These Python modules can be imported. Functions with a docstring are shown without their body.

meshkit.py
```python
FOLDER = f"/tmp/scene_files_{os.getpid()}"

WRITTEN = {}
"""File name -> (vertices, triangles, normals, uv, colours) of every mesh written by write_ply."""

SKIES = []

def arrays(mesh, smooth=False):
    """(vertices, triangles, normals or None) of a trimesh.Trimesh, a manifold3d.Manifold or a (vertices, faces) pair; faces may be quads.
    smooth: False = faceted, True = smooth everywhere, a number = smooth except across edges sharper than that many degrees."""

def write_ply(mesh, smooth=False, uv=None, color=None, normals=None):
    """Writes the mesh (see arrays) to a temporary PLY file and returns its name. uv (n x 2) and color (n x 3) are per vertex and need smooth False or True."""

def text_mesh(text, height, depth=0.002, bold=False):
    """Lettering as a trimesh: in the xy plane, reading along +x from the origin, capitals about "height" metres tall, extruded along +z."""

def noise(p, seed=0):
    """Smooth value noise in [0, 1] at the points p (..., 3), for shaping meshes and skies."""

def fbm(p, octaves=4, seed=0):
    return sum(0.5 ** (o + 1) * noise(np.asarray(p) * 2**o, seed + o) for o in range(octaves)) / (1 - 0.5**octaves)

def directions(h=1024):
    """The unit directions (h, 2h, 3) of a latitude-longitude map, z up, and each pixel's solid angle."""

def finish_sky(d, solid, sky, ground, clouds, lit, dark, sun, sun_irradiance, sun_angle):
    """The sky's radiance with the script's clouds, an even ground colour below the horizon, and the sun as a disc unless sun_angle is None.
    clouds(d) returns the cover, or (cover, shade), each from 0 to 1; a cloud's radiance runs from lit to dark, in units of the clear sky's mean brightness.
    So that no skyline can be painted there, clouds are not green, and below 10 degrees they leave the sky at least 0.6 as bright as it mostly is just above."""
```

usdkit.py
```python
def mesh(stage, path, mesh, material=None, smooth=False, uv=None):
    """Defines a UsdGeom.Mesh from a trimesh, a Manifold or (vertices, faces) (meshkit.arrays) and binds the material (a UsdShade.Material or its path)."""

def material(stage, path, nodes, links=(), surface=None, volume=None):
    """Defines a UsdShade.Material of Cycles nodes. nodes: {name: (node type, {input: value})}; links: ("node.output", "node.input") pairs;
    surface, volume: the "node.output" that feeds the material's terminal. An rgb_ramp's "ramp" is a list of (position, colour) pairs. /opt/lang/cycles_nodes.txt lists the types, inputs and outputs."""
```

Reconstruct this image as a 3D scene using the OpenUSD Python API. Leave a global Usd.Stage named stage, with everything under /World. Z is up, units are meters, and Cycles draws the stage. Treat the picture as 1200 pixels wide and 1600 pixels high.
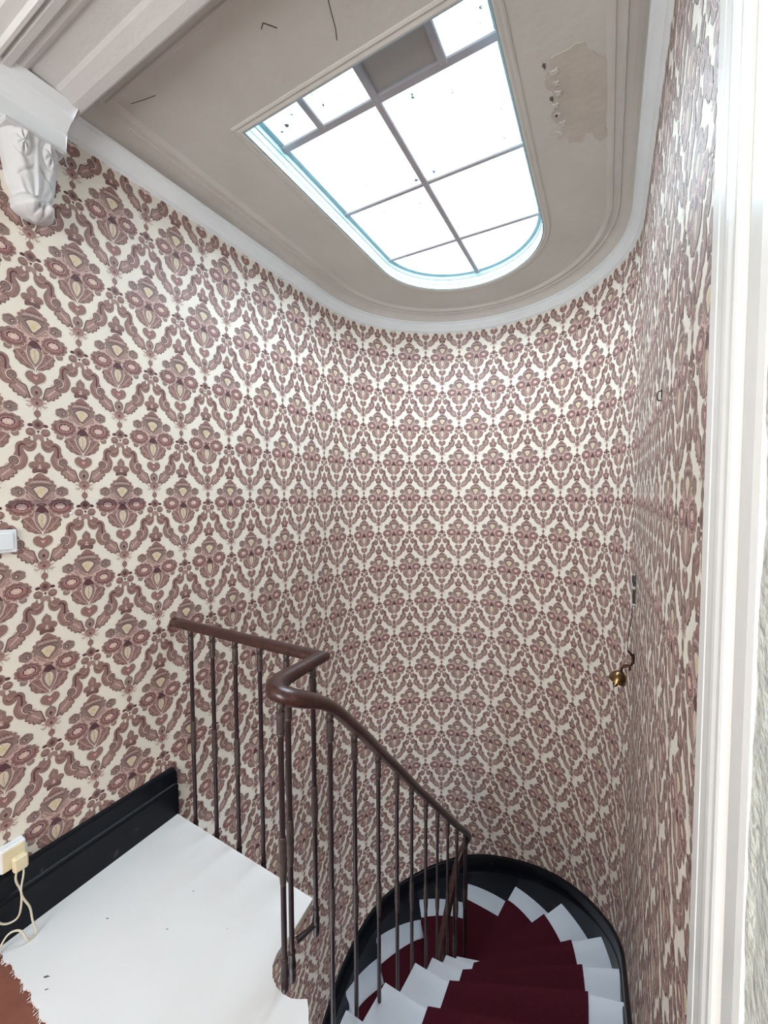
import math, random
import numpy as np
import trimesh
import usdkit
from pxr import Usd, UsdGeom, UsdLux, UsdShade, Gf, Sdf, Vt
from shapely.geometry import Polygon, LineString, Point, box as sbox
from shapely import affinity, unary_union
from scipy.interpolate import CubicSpline, PchipInterpolator

random.seed(7)
rng = np.random.default_rng(7)
stage = Usd.Stage.CreateInMemory()
UsdGeom.SetStageUpAxis(stage, UsdGeom.Tokens.z)
UsdGeom.SetStageMetersPerUnit(stage, 1.0)
stage.SetDefaultPrim(UsdGeom.Xform.Define(stage, '/World').GetPrim())
UsdGeom.Scope.Define(stage, '/World/Looks')

# ------------------------------------------------------------------ camera, light, exposure
YAW, PITCH, ROLL, FPX = math.radians(28.816), math.radians(-2.734), math.radians(-0.254), 633.4
EYE = np.array([0.0, 0.0, 1.5])
Fw = np.array([-math.sin(YAW) * math.cos(PITCH), math.cos(YAW) * math.cos(PITCH), math.sin(PITCH)])
R0 = np.array([math.cos(YAW), math.sin(YAW), 0.0])
U0 = np.cross(R0, Fw)
Rr = math.cos(ROLL) * R0 + math.sin(ROLL) * U0
Uu = -math.sin(ROLL) * R0 + math.cos(ROLL) * U0
cam = UsdGeom.Camera.Define(stage, '/World/camera')
M4 = Gf.Matrix4d(*[float(x) for x in (*Rr, 0, *Uu, 0, *(-Fw), 0, *EYE, 1)])
cam.AddTransformOp().Set(M4)
cam.CreateHorizontalApertureAttr(36.0)
cam.CreateVerticalApertureAttr(48.0)
cam.CreateFocalLengthAttr(36.0 * FPX / 1200.0)
cam.CreateClippingRangeAttr(Gf.Vec2f(0.02, 200))
cam.CreateExposureAttr(-0.2)

SKY_STRENGTH, SKYLIGHT, ROOM_WINDOW = 1.2, 12.5, 9.5
dome = UsdLux.DomeLight.Define(stage, '/World/sky')
dome.CreateIntensityAttr(SKY_STRENGTH)
dome.CreateColorAttr(Gf.Vec3f(0.86, 0.94, 1.0))

def rect_light(path, loc, rot, w, h, inten, col):
    l = UsdLux.RectLight.Define(stage, path)
    l.CreateWidthAttr(w); l.CreateHeightAttr(h); l.CreateIntensityAttr(inten)
    l.CreateColorAttr(Gf.Vec3f(*col))
    l.AddTranslateOp().Set(Gf.Vec3d(*loc)); l.AddRotateXYZOp().Set(Gf.Vec3f(*rot))
# overcast daylight standing over the skylight, and outside the window of the room behind the camera
rect_light('/World/skylight_daylight', (-0.807, 2.05, 3.32), (0, 0, 0), 1.5, 2.6, SKYLIGHT, (0.74, 0.90, 1.0))
rect_light('/World/window_daylight', (-0.62, -2.22, 1.5), (90, 0, 0), 1.5, 1.9, ROOM_WINDOW, (1.0, 0.97, 0.93))

# ------------------------------------------------------------------ main measures
XL, XR = -1.760, 0.132
XM, RAD = (XL + XR) / 2, (XR - XL) / 2
YC = 2.343
ZCORN, ZCEIL, ZGLASS = 2.81, 2.93, 3.03
Z_LOW = -3.0
Y_ROOM = -2.0        # back of the room behind the camera
X_ROOM = 1.2

# ------------------------------------------------------------------ helpers
def lin(c):
    c = np.asarray(c, float) / 255.0
    return np.where(c <= 0.04045, c / 12.92, ((c + 0.055) / 1.055) ** 2.4)

used = {}
def numbered(path):
    n = used.get(path, 0); used[path] = n + 1
    return path if n == 0 else f'{path}_{n:03d}'

def meta(prim, label=None, category=None, group=None, kind=None):
    prim = prim.GetPrim() if hasattr(prim, 'GetPrim') else prim
    for k, v in (('label', label), ('category', category), ('group', group), ('kind', kind)):
        if v: prim.SetCustomDataByKey(k, v)
    return prim

def thing(name, label, category, group=None, kind=None, loc=None):
    x = UsdGeom.Xform.Define(stage, numbered('/World/' + name))
    if loc is not None: x.AddTranslateOp().Set(Gf.Vec3d(*map(float, loc)))
    x._loc = np.array(loc if loc is not None else (0, 0, 0), float)
    meta(x, label, category, group, kind)
    return x

def ppath(parent): return str(parent.GetPrim().GetPath()) if parent is not None else '/World'

def obj(name, m, mat, parent=None, smooth=False, label=None, category=None, group=None, kind=None, origin=None):
    if origin is not None:
        v, f = (np.asarray(m.vertices), np.asarray(m.faces)) if hasattr(m, 'vertices') else (np.asarray(m[0], float), np.asarray(m[1]))
        m = (v - np.asarray(origin, float), f)
    g = usdkit.mesh(stage, numbered(ppath(parent) + '/' + name), m, mat, smooth=smooth)
    meta(g, label, category, group, kind)
    return g

def cat(ms):
    vs, fs, o = [], [], 0
    for m in ms:
        v, f = (np.asarray(m.vertices), np.asarray(m.faces)) if hasattr(m, 'vertices') else (np.asarray(m[0], float), np.asarray(m[1], int))
        if f.shape[1] == 4: f = np.vstack([f[:, [0, 1, 2]], f[:, [0, 2, 3]]])
        vs.append(v); fs.append(f + o); o += len(v)
    return np.vstack(vs), np.vstack(fs)

def bx(x0, x1, y0, y1, z0, z1):
    m = trimesh.creation.box((x1 - x0, y1 - y0, z1 - z0)); m.apply_translation(((x0 + x1) / 2, (y0 + y1) / 2, (z0 + z1) / 2))
    return m.vertices.copy(), m.faces.copy()

def rbox(x0, x1, y0, y1, z0, z1, b=0.003):
    """box with chamfered edges"""
    import manifold3d as m3
    pts = []
    for x in (0, 1):
        for y in (0, 1):
            for z in (0, 1):
                X, Y, Z = (x0, x1)[x], (y0, y1)[y], (z0, z1)[z]
                sx, sy, sz = (b, -b)[x], (b, -b)[y], (b, -b)[z]
                pts += [(X + sx, Y + sy, Z), (X + sx, Y, Z + sz), (X, Y + sy, Z + sz)]
    m = trimesh.convex.convex_hull(np.array(pts))
    return np.asarray(m.vertices), np.asarray(m.faces)

def extrude(poly, z0, z1):
    ms = []
    for g in getattr(poly, 'geoms', [poly]):
        m = trimesh.creation.extrude_polygon(g, z1 - z0, engine='earcut'); m.apply_translation((0, 0, z0)); ms.append(m)
    return cat(ms)

def tri2d(poly):
    vs, fs, o = [], [], 0
    for g in getattr(poly, 'geoms', [poly]):
        if g.geom_type != 'Polygon' or g.area < 1e-9: continue
        v, f = trimesh.creation.triangulate_polygon(g, engine='earcut')
        v = np.asarray(v)[:, :2]; f = np.asarray(f)
        a = v[f]; ar = (a[:, 1, 0] - a[:, 0, 0]) * (a[:, 2, 1] - a[:, 0, 1]) - (a[:, 1, 1] - a[:, 0, 1]) * (a[:, 2, 0] - a[:, 0, 0])
        f = np.where((ar < 0)[:, None], f[:, ::-1], f); f = f[np.abs(ar) > 1e-12]
        vs.append(v); fs.append(f + o); o += len(v)
    if not vs: return np.zeros((0, 2)), np.zeros((0, 3), int)
    return np.vstack(vs), np.vstack(fs)

def skin(rings, closed_path=False, closed_ring=True, caps=True):
    """rings (n, m, 3) -> triangles"""
    rings = np.asarray(rings, float); n, m = rings.shape[:2]
    v = rings.reshape(-1, 3); f = []
    for i in range(n if closed_path else n - 1):
        a, b = i * m, ((i + 1) % n) * m
        for j in range(m if closed_ring else m - 1):
            k = (j + 1) % m
            f += [(a + j, b + j, b + k), (a + j, b + k, a + k)]
    if caps and closed_ring and not closed_path:
        for base, flip in ((0, False), ((n - 1) * m, True)):
            c = len(v); v = np.vstack([v, v[base:base + m].mean(0)])
            for j in range(m):
                t = (c, base + j, base + (j + 1) % m); f.append(t[::-1] if flip else t)
    t = trimesh.Trimesh(v, np.array(f), process=False)
    if closed_ring and t.volume < 0: return v, np.array(f)[:, ::-1]
    return v, np.array(f)

def lathe(profile, n=14, loc=(0, 0, 0)):
    """profile: (radius, z) pairs"""
    a = np.linspace(0, 2 * np.pi, n, endpoint=False)
    rings = [[(r * math.cos(t) + loc[0], r * math.sin(t) + loc[1], z + loc[2]) for t in a] for r, z in profile]
    return skin(rings)

def tube(pts, r, n=8):
    pts = np.asarray(pts, float); T = np.gradient(pts, axis=0); T /= np.linalg.norm(T, axis=1, keepdims=True)
    up = np.array([0, 0, 1.0]) if abs(T[0][2]) < 0.9 else np.array([1.0, 0, 0])
    N = np.cross(T[0], up); N /= np.linalg.norm(N); rings = []
    rr = np.broadcast_to(np.asarray(r, float), len(pts))
    for p, t, rad in zip(pts, T, rr):
        N = N - t * (N @ t); N /= np.linalg.norm(N); B = np.cross(t, N)
        rings.append([p + rad * (math.cos(a) * N + math.sin(a) * B) for a in np.linspace(0, 2 * np.pi, n, endpoint=False)])
    return skin(rings)

def curve(pts, n=60):
    pts = np.asarray(pts, float); d = np.r_[0, np.cumsum(np.linalg.norm(np.diff(pts, axis=0), axis=1))]
    return CubicSpline(d, pts)(np.linspace(0, d[-1], n))

def plan_sweep(path, profile, closed=False, ring=False):
    """path (n,2) in plan, walked with the inside on its right... profile (d, z): d measured to the left of the walk"""
    P = np.asarray(path, float); n = len(P); rings = []
    for i in range(n):
        a = P[i] - P[i - 1] if (closed or i > 0) else P[1] - P[0]
        b = P[(i + 1) % n] - P[i] if (closed or i < n - 1) else P[-1] - P[-2]
        a = a / np.linalg.norm(a); b = b / np.linalg.norm(b)
        na, nb = np.array([-a[1], a[0]]), np.array([-b[1], b[0]])
        m = (na + nb) / (1 + na @ nb)
        rings.append([(P[i][0] + m[0] * d, P[i][1] + m[1] * d, z) for d, z in profile])
    return skin(rings, closed_path=closed, closed_ring=ring)

def arc(cx, cy, r, a0, a1, n):
    t = np.radians(np.linspace(a0, a1, n)); return np.c_[cx + r * np.cos(t), cy + r * np.sin(t)]

# ------------------------------------------------------------------ materials
LK = '/World/Looks/'
def paint(name, rgb, rough=0.5, spec=0.5, var=0.06, scale=6.0, bump=0.0, bscale=60.0, coat=0.0, metallic=0.0, ramp=None):
    c = lin(rgb); lo, hi = np.clip(c * (1 - var), 0, 1), np.clip(c * (1 + var), 0, 1)
    nodes = {'g': ('geometry', {}),
             'n': ('noise_texture', {'scale': scale, 'detail': 5.0, 'roughness': 0.6}),
             'r': ('rgb_ramp', {'ramp': ramp or [(0.3, lo), (0.7, hi)]}),
             'p': ('principled_bsdf', {'roughness': rough, 'specular_ior_level': spec, 'coat_weight': coat, 'coat_roughness': 0.15, 'metallic': metallic})}
    links = [('g.position', 'n.vector'), ('n.fac', 'r.fac'), ('r.color', 'p.base_color')]
    if bump:
        nodes['b'] = ('noise_texture', {'scale': bscale, 'detail': 3.0})
        nodes['u'] = ('bump', {'strength': 0.6, 'distance': bump})
        links += [('g.position', 'b.vector'), ('b.fac', 'u.height'), ('u.normal', 'p.normal')]
    return usdkit.material(stage, LK + name, nodes, links, surface='p.BSDF')

M = {}
M['plaster'] = paint('ceiling_plaster', (203, 203, 199), 0.8, 0.2, 0.05, 3.0, 0.002, 40)
M['plaster_stain'] = paint('stained_plaster', (194, 189, 181), 0.85, 0.2, 0.08, 9.0, 0.002, 40)
M['moulding'] = paint('moulding_paint', (204, 202, 198), 0.7, 0.3, 0.04, 5.0, 0.0015, 60)
M['beam'] = paint('beam_paint', (212, 212, 212), 0.65, 0.3, 0.04, 5.0, 0.0015, 60)
M['cornice'] = paint('cornice_paint', (230, 236, 240), 0.55, 0.4, 0.03, 6.0, 0.001, 60)
M['stucco'] = paint('stucco_white', (206, 208, 211), 0.5, 0.4, 0.03, 12.0, 0.001, 90)
M['casing'] = paint('casing_gloss_white', (236, 238, 238), 0.25, 0.5, 0.03, 8.0, 0.0006, 50)
M['rough_edge'] = paint('rough_plaster_edge', (206, 210, 204), 0.8, 0.2, 0.2, 22.0, 0.02, 70)
M['crack'] = paint('crack_dark', (104, 94, 90), 0.9, 0.1)
M['reveal'] = paint('skylight_reveal_sky_tint', (160, 194, 203), 0.5, 0.4, 0.03)  # white reveal with the blue of the sky light mixed into its colour
M['bar'] = paint('glazing_bar_paint', (170, 168, 174), 0.6, 0.3, 0.05)
M['blank'] = paint('blank_panel_paint', (170, 168, 166), 0.7, 0.3, 0.05)
M['black'] = paint('black_skirting_paint', (8, 12, 20), 0.4, 0.25, 0.25, 14.0, 0.0004, 80)
M['black'] = paint('black_skirting_paint', (8, 12, 20), 0.4, 0.25, bump=0.0004, bscale=80, scale=11.0, ramp=[(0.3, lin((6, 9, 16))), (0.66, lin((11, 15, 24))), (0.70, lin((58, 50, 46))), (0.8, lin((84, 74, 66)))])
M['sky_tinted_white'] = paint('stair_white_sky_tint', (222, 231, 243), 0.42, 0.4, 0.02, 5.0, 0.0005, 50)  # white steps, the cool cast of skylight tinted into the base colour
M['sheet'] = paint('white_sheet_vinyl', (228, 230, 233), 0.4, 0.4, 0.025, 2.2, 0.0012, 14)
M['terracotta'] = paint('red_brown_floor', (128, 80, 66), 0.7, 0.3, 0.18, 9.0, 0.001, 60)
M['carpet'] = paint('burgundy_carpet', (72, 24, 36), 0.95, 0.1, 0.10, 90.0, 0.002, 400)
M['string'] = paint('dark_string_wood', (52, 34, 30), 0.5, 0.4, 0.2, 10.0)
M['iron'] = paint('baluster_iron', (46, 33, 37), 0.32, 0.5, 0.15, 30.0)
M['iron_worn'] = paint('baluster_cast_worn', (68, 57, 55), 0.4, 0.5, 0.3, 60.0, 0.001, 120)
M['brass'] = paint('brass', (118, 96, 66), 0.22, 0.5, 0.2, 30.0, metallic=1.0)
M['brass_dark'] = paint('brass_tarnished', (74, 50, 34), 0.3, 0.5, 0.2, 30.0, metallic=0.9)
M['plastic'] = paint('white_plastic', (226, 232, 236), 0.35, 0.5, 0.01)
M['ivory'] = paint('ivory_plastic', (226, 214, 180), 0.4, 0.5, 0.03)
M['cord'] = paint('ivory_cord', (214, 206, 186), 0.5, 0.4, 0.03)
M['dark_metal'] = paint('dark_metal', (28, 24, 24), 0.4, 0.5)
M['debris'] = paint('dead_leaf_debris', (80, 92, 96), 0.8, 0.2, 0.3, 40.0)
M['room_wall'] = paint('room_wall_paint', (228, 224, 218), 0.7, 0.3, 0.03)

# mahogany: grain stretched along the rail, worn paler where hands turn the corner
M['mahogany'] = usdkit.material(stage, LK + 'mahogany', {
    'g': ('geometry', {}), 'm': ('mapping', {'scale': (30.0, 30.0, 30.0)}),
    'n': ('noise_texture', {'scale': 1.0, 'detail': 6.0, 'roughness': 0.65, 'distortion': 1.5}),
    'r': ('rgb_ramp', {'ramp': [(0.25, lin((34, 15, 14))), (0.55, lin((60, 29, 25))), (0.8, lin((88, 50, 40)))]}),
    'p': ('principled_bsdf', {'roughness': 0.35, 'specular_ior_level': 0.5, 'coat_weight': 0.35, 'coat_roughness': 0.2})},
    [('g.position', 'm.vector'), ('m.vector', 'n.vector'), ('n.fac', 'r.fac'), ('r.color', 'p.base_color')], surface='p.BSDF')

# frosted wired roof glass: light passes, a little sheen
M['pane'] = usdkit.material(stage, LK + 'roof_glass', {
    'g': ('geometry', {}), 'n': ('noise_texture', {'scale': 60.0, 'detail': 4.0}),
    'r': ('rgb_ramp', {'ramp': [(0.35, (0.93, 0.97, 0.98)), (0.6, (1.0, 1.0, 1.0))]}),
    't': ('transparent_bsdf', {}), 'gl': ('glossy_bsdf', {'color': (0.9, 0.95, 1.0), 'roughness': 0.15}),
    'f': ('fresnel', {'IOR': 1.45}), 'x': ('mix_closure', {})},
    [('g.position', 'n.vector'), ('n.fac', 'r.fac'), ('r.color', 't.color'), ('f.fac', 'x.fac'), ('t.BSDF', 'x.closure1'), ('gl.BSDF', 'x.closure2')],
    surface='x.closure')

def paper(name, printed):
    nodes = {'g': ('geometry', {}),
             'n': ('noise_texture', {'scale': 7.0, 'detail': 4.0}),
             'v': ('rgb_ramp', {'ramp': [(0.3, (0.93, 0.93, 0.94)), (0.7, (1.0, 0.99, 0.97))]}),
             'n2': ('noise_texture', {'scale': 260.0, 'detail': 3.0}),
             'v2': ('rgb_ramp', {'ramp': [(0.3, (0.80, 0.78, 0.80)), (0.62, (1.08, 1.06, 1.05))] if printed else [(0.3, (0.96, 0.96, 0.96)), (0.7, (1.0, 1.0, 1.0))]}),
             'a': ('mix_color', {'blend_type': 'multiply', 'fac': 1.0}),
             'b': ('mix_color', {'blend_type': 'multiply', 'fac': 1.0, 'use_clamp_result': True}),
             'bp': ('noise_texture', {'scale': 420.0, 'detail': 2.0}),
             'u': ('bump', {'strength': 0.25, 'distance': 0.0006}),
             'p': ('principled_bsdf', {'roughness': 0.5, 'specular_ior_level': 0.4})}
    links = [('g.position', 'n.vector'), ('g.position', 'n2.vector'), ('g.position', 'bp.vector'), ('n.fac', 'v.fac'), ('n2.fac', 'v2.fac'),
             ('v.color', 'a.b'), ('a.result', 'b.a'), ('v2.color', 'b.b'), ('b.result', 'p.base_color'), ('bp.fac', 'u.height'), ('u.normal', 'p.normal')]
    if printed:      # long dark water stain along a seam of the left wall, eye height
        nodes.update({'sx': ('separate_xyz', {}), 'wn': ('noise_texture', {'scale': 9.0}), 'wz': ('math', {'math_type': 'multiply_add', 'value2': 0.016, 'value3': -1.474}), 'za': ('math', {'math_type': 'add'}), 'zb': ('math', {'math_type': 'absolute'}),
                      'zm': ('map_range', {'range_type': 'smoothstep', 'from_min': 0.009, 'from_max': 0.014, 'to_min': 1.0, 'to_max': 0.0, 'clamp': True}),
                      'ym': ('map_range', {'range_type': 'smoothstep', 'from_min': 0.98, 'from_max': 1.10, 'to_min': 0.75, 'to_max': 0.0, 'clamp': True}),
                      'xm': ('math', {'math_type': 'less_than', 'value2': -1.7}), 'k1': ('math', {'math_type': 'multiply'}), 'k2': ('math', {'math_type': 'multiply'}),
                      'st': ('mix_color', {'blend_type': 'multiply', 'b': (0.42, 0.38, 0.46)})})
        links += [('g.position', 'sx.vector'), ('g.position', 'wn.vector'), ('wn.fac', 'wz.value1'), ('sx.z', 'za.value1'), ('wz.value', 'za.value2'), ('za.value', 'zb.value1'), ('zb.value', 'zm.value'),
                  ('sx.y', 'ym.value'), ('sx.x', 'xm.value1'), ('zm.result', 'k1.value1'), ('ym.result', 'k1.value2'), ('k1.value', 'k2.value1'), ('xm.value', 'k2.value2'), ('k2.value', 'st.fac'), ('b.result', 'st.a')]
        links[links.index(('b.result', 'p.base_color'))] = ('st.result', 'p.base_color')
    if printed:
        nodes['c'] = ('attribute', {'attribute': 'print_color'}); links.append(('c.color', 'a.a'))
    else:
        nodes['c'] = ('color', {'value': lin((233, 228, 216))}); links.append(('c.color', 'a.a'))
    return usdkit.material(stage, LK + name, nodes, links, surface='p.BSDF')
M['paper'] = paper('wallpaper_ground', False)
M['print'] = paper('wallpaper_print', True)

# ------------------------------------------------------------------ the setting: walls
inner_arc = arc(XM, YC, RAD, 180, 0, 161)          # left wall to right wall round the apse
def wall_panel(a, b, out, z0, z1):
    """flat wall between plan points a, b with thickness vector out"""
    a, b, o = np.array(a), np.array(b), np.array(out)
    return extrude(Polygon([a, b, b + o, a + o]), z0, z1)

wl = thing('wall_left', 'long left wall papered in burgundy damask bouquets on cream', 'wall', kind='structure')
obj('plaster_wall', wall_panel((XL, Y_ROOM), (XL, YC), (-0.12, 0), Z_LOW, 3.1), M['paper'], wl)
wb = thing('wall_back', 'curved end wall of the stairwell papered in damask', 'wall', kind='structure')
outer_arc = arc(XM, YC, RAD + 0.12, 0, 180, 161)
obj('plaster_wall', extrude(Polygon(np.vstack([inner_arc, outer_arc])), Z_LOW, 3.1), M['paper'], wb, smooth=30)
wr = thing('wall_right', 'right wall papered in damask seen at a grazing angle', 'wall', kind='structure')
obj('plaster_wall', wall_panel((XR, YC), (XR, 0.50), (0.12, 0), Z_LOW, 3.1), M['paper'], wr)
wf = thing('wall_front', 'wall of the room behind the camera with a tall window opening', 'wall', kind='structure')
WX0, WX1, WZ0, WZ1 = -1.3, 0.06, 0.55, 2.45
obj('plaster_wall', cat([bx(XL - 0.12, WX0, Y_ROOM - 0.12, Y_ROOM, -0.1, 3.2), bx(WX1, X_ROOM + 0.1, Y_ROOM - 0.12, Y_ROOM, -0.1, 3.2),
                         bx(WX0, WX1, Y_ROOM - 0.12, Y_ROOM, -0.1, WZ0), bx(WX0, WX1, Y_ROOM - 0.12, Y_ROOM, WZ1, 3.2),
                         bx(X_ROOM, X_ROOM + 0.1, Y_ROOM, 0.6, -0.1, 3.2), bx(0.25, X_ROOM + 0.1, 0.5, 0.6, -0.1, 3.2)]), M['room_wall'], wf)

# ------------------------------------------------------------------ wallpaper print: a flat partition of coloured motifs
PA, PB = 0.2747, 0.5752                     # repeat across and up; every second row shifts by half
S0, ZP0 = 0.675, 1.456                      # one bouquet centre on the left wall
C = {k: lin(v) for k, v in dict(dark=(92, 60, 66), deep=(114, 86, 84), mid=(146, 117, 110), grey=(142, 124, 118), mid2=(162, 135, 128), rose=(152, 103, 102),
                                pale=(198, 170, 164), pink=(210, 180, 172), cream=(216, 202, 182), yellow=(212, 197, 158), light=(234, 218, 208)).items()}
layers = []
def put(poly, col):
    if isinstance(poly, (list, tuple)): poly = unary_union(poly)
    layers.append((poly.buffer(0), col))
def ell(x, y, rx, ry, rot=0, n=8):
    return affinity.translate(affinity.rotate(affinity.scale(Point(0, 0).buffer(1, n), rx, ry), rot, origin=(0, 0)), x, y)
def blob(x, y, rx, ry, lobes, amp=0.12, ph=0.0, n=None, rot=0):
    n = n or lobes * 5; t = np.linspace(0, 2 * np.pi, n, endpoint=False)
    r = 1 - amp + amp * np.abs(np.sin((t * lobes + ph) / 2)) ** 0.7 * 1.0
    p = Polygon(np.c_[rx * r * np.cos(t), ry * r * np.sin(t)])
    return affinity.translate(affinity.rotate(p, rot, origin=(0, 0)), x, y)
def mir(p): return affinity.scale(p, -1, 1, origin=(0, 0))
def both(poly, col): put(poly, col); put(mir(poly), col)
def strokes(x, y, r0x, r0y, r1, n, w=0.9, a0=0, a1=360):
    ps = []
    for t in np.radians(np.linspace(a0, a1, n, endpoint=(a1 - a0) < 360)):
        c, s = math.cos(t), math.sin(t); px, py = x + r0x * c, y + r0y * s
        ps.append(Polygon([(px - w * s, py + w * c), (px + w * s, py - w * c), (px + r1 * c, py + r1 * s)]))
    return unary_union(ps)
def sm(pts, n=28): return Polygon(curve(list(pts) + [pts[0]], n)[:-1]).buffer(0)

# the pair of leaves under the bouquet
put(sm([(0, -84), (-42, -66), (-58, -34), (-58, 10), (-70, 48), (-50, 66), (0, 92), (50, 66), (70, 48), (58, 10), (58, -34), (42, -66)], 48), C['pale'])
both(blob(27, 40, 17, 16, 6, 0.1), C['mid2']); both(blob(30, -14, 13, 24, 6, 0.1), C['mid'])
leaf = sm([(2, -98), (12, -96), (22, -95), (31, -89), (41, -86), (47, -77), (55, -70), (55, -59), (60, -50), (54, -42), (46, -38), (36, -36), (27, -46), (20, -66), (9, -83)], 52)
both(leaf, C['deep']); both(leaf.buffer(-2.0), C['mid']); both(LineString([(8, -92), (26, -76), (40, -58), (50, -44)]).buffer(1.1, 2), C['pale'])
for i, (x, y) in enumerate([(20, -88), (31, -80), (40, -71), (48, -61), (54, -50), (28, -64), (36, -48)]): both(ell(x, y, 3.4, 2.2, 45, 3), C['mid2' if i % 2 else 'deep'])
both(blob(73, -35, 12, 11, 5), C['grey']); both(ell(71, -33, 6, 5), C['mid2'])
# side flowers
both(blob(59, -1, 41, 32, 12, 0.13).buffer(1.2), C['light']); both(blob(59, -1, 41, 32, 12, 0.13), C['mid']); both(blob(58, -1, 33, 25, 10, 0.1, 1.5), C['deep']); both(blob(57, -1, 29, 21, 10, 0.1, 1.5), C['rose'])
both(blob(56, 1, 23, 17, 9, 0.14, 1), C['pale']); both(blob(56, 1, 21, 15.5, 9, 0.12, 1), C['dark']); both(blob(56, 0, 16.5, 11.5, 8, 0.16), C['pink'])
both(blob(56, 0, 9, 5.5, 6, 0.2), C['cream'])
both(strokes(58, -1, 33.5, 25.5, 6, 18, 0.9), C['deep']); both(strokes(57, -1, 24, 15, 4, 14, 0.7), C['pale'])
both(blob(80, 14, 9, 7, 4), C['grey'])
# crown flower
crown = unary_union([blob(0, 65, 48, 44, 15, 0.13), sm([(-28, 94), (-13, 111), (0, 119), (13, 111), (28, 94), (0, 85)], 18)])
put(crown.buffer(1.2), C['light']); put(crown, C['mid']); put(blob(0, 65, 41, 37, 13, 0.12, 1), C['grey'])
for k, (yy, w) in enumerate([(97, 18), (88, 27), (78, 31)]):
    wave = [(x, yy - (x / 17.0) ** 2 * 1.3 + 1.6 * math.sin(x * 0.6 + k)) for x in np.linspace(-w, w, 15)]
    put(LineString(wave).buffer(2.0, 2), C['deep' if k % 2 == 0 else 'pale'])
put(ell(0, 101, 5, 4, 0, 3), C['rose'])
bowl = sm([(-37, 52), (-24, 40), (-10, 26), (0, 20), (10, 26), (24, 40), (37, 52), (30, 30), (14, 17), (0, 14), (-14, 17), (-30, 30)], 36)
put(bowl, C['pale']); put(bowl.buffer(-1.5), C['mid2'])
put(sm([(-27, 60), (-12, 73), (0, 75), (12, 73), (27, 60), (12, 38), (0, 25), (-12, 38)], 28), C['deep'])
put(sm([(-22, 60), (-12, 69), (0, 72), (12, 69), (22, 60), (10, 41), (0, 30), (-10, 41)], 28), C['cream'])
put(blob(0, 53, 10, 12, 7, 0.2), C['yellow'])
# buds
both(blob(64, 53, 21, 19, 6, 0.12).buffer(1.0), C['light']); both(blob(64, 53, 21, 19, 6, 0.12), C['grey']); both(LineString([(52, 58), (60, 66), (72, 63)]).buffer(1.6, 2), C['deep']); both(ell(59, 50, 7, 6), C['deep']); both(ell(58, 50, 2.6, 2.4, 0, 3), C['light'])
# central bulb
bulb = sm([(0, -88), (-12, -72), (-21, -50), (-21, -28), (-13, -10), (0, -4), (13, -10), (21, -28), (21, -50), (12, -72)], 34)
put(bulb.buffer(2.4), C['pink']); put(bulb, C['grey'])
put(sm([(-20, -24), (-13, -6), (0, 4), (13, -6), (20, -24), (8, -20), (0, -24), (-8, -20)], 26), C['dark'])
put(ell(0, 6, 15, 6), C['deep']); put(ell(0, 7, 9, 3), C['mid2'])
put(sm([(0, -78), (-9, -62), (-13, -44), (-8, -28), (0, -24), (8, -28), (13, -44), (9, -62)], 24), C['cream'])
for k in range(5):
    y = -33 - 8 * k; put(ell(-4, y, 2.0, 2.4, 0, 2), C['yellow']); put(ell(4, y, 2.0, 2.4, 0, 2), C['yellow'])
put(LineString([(0, -28), (0, -70)]).buffer(0.8, 1), C['mid2'])
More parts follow.
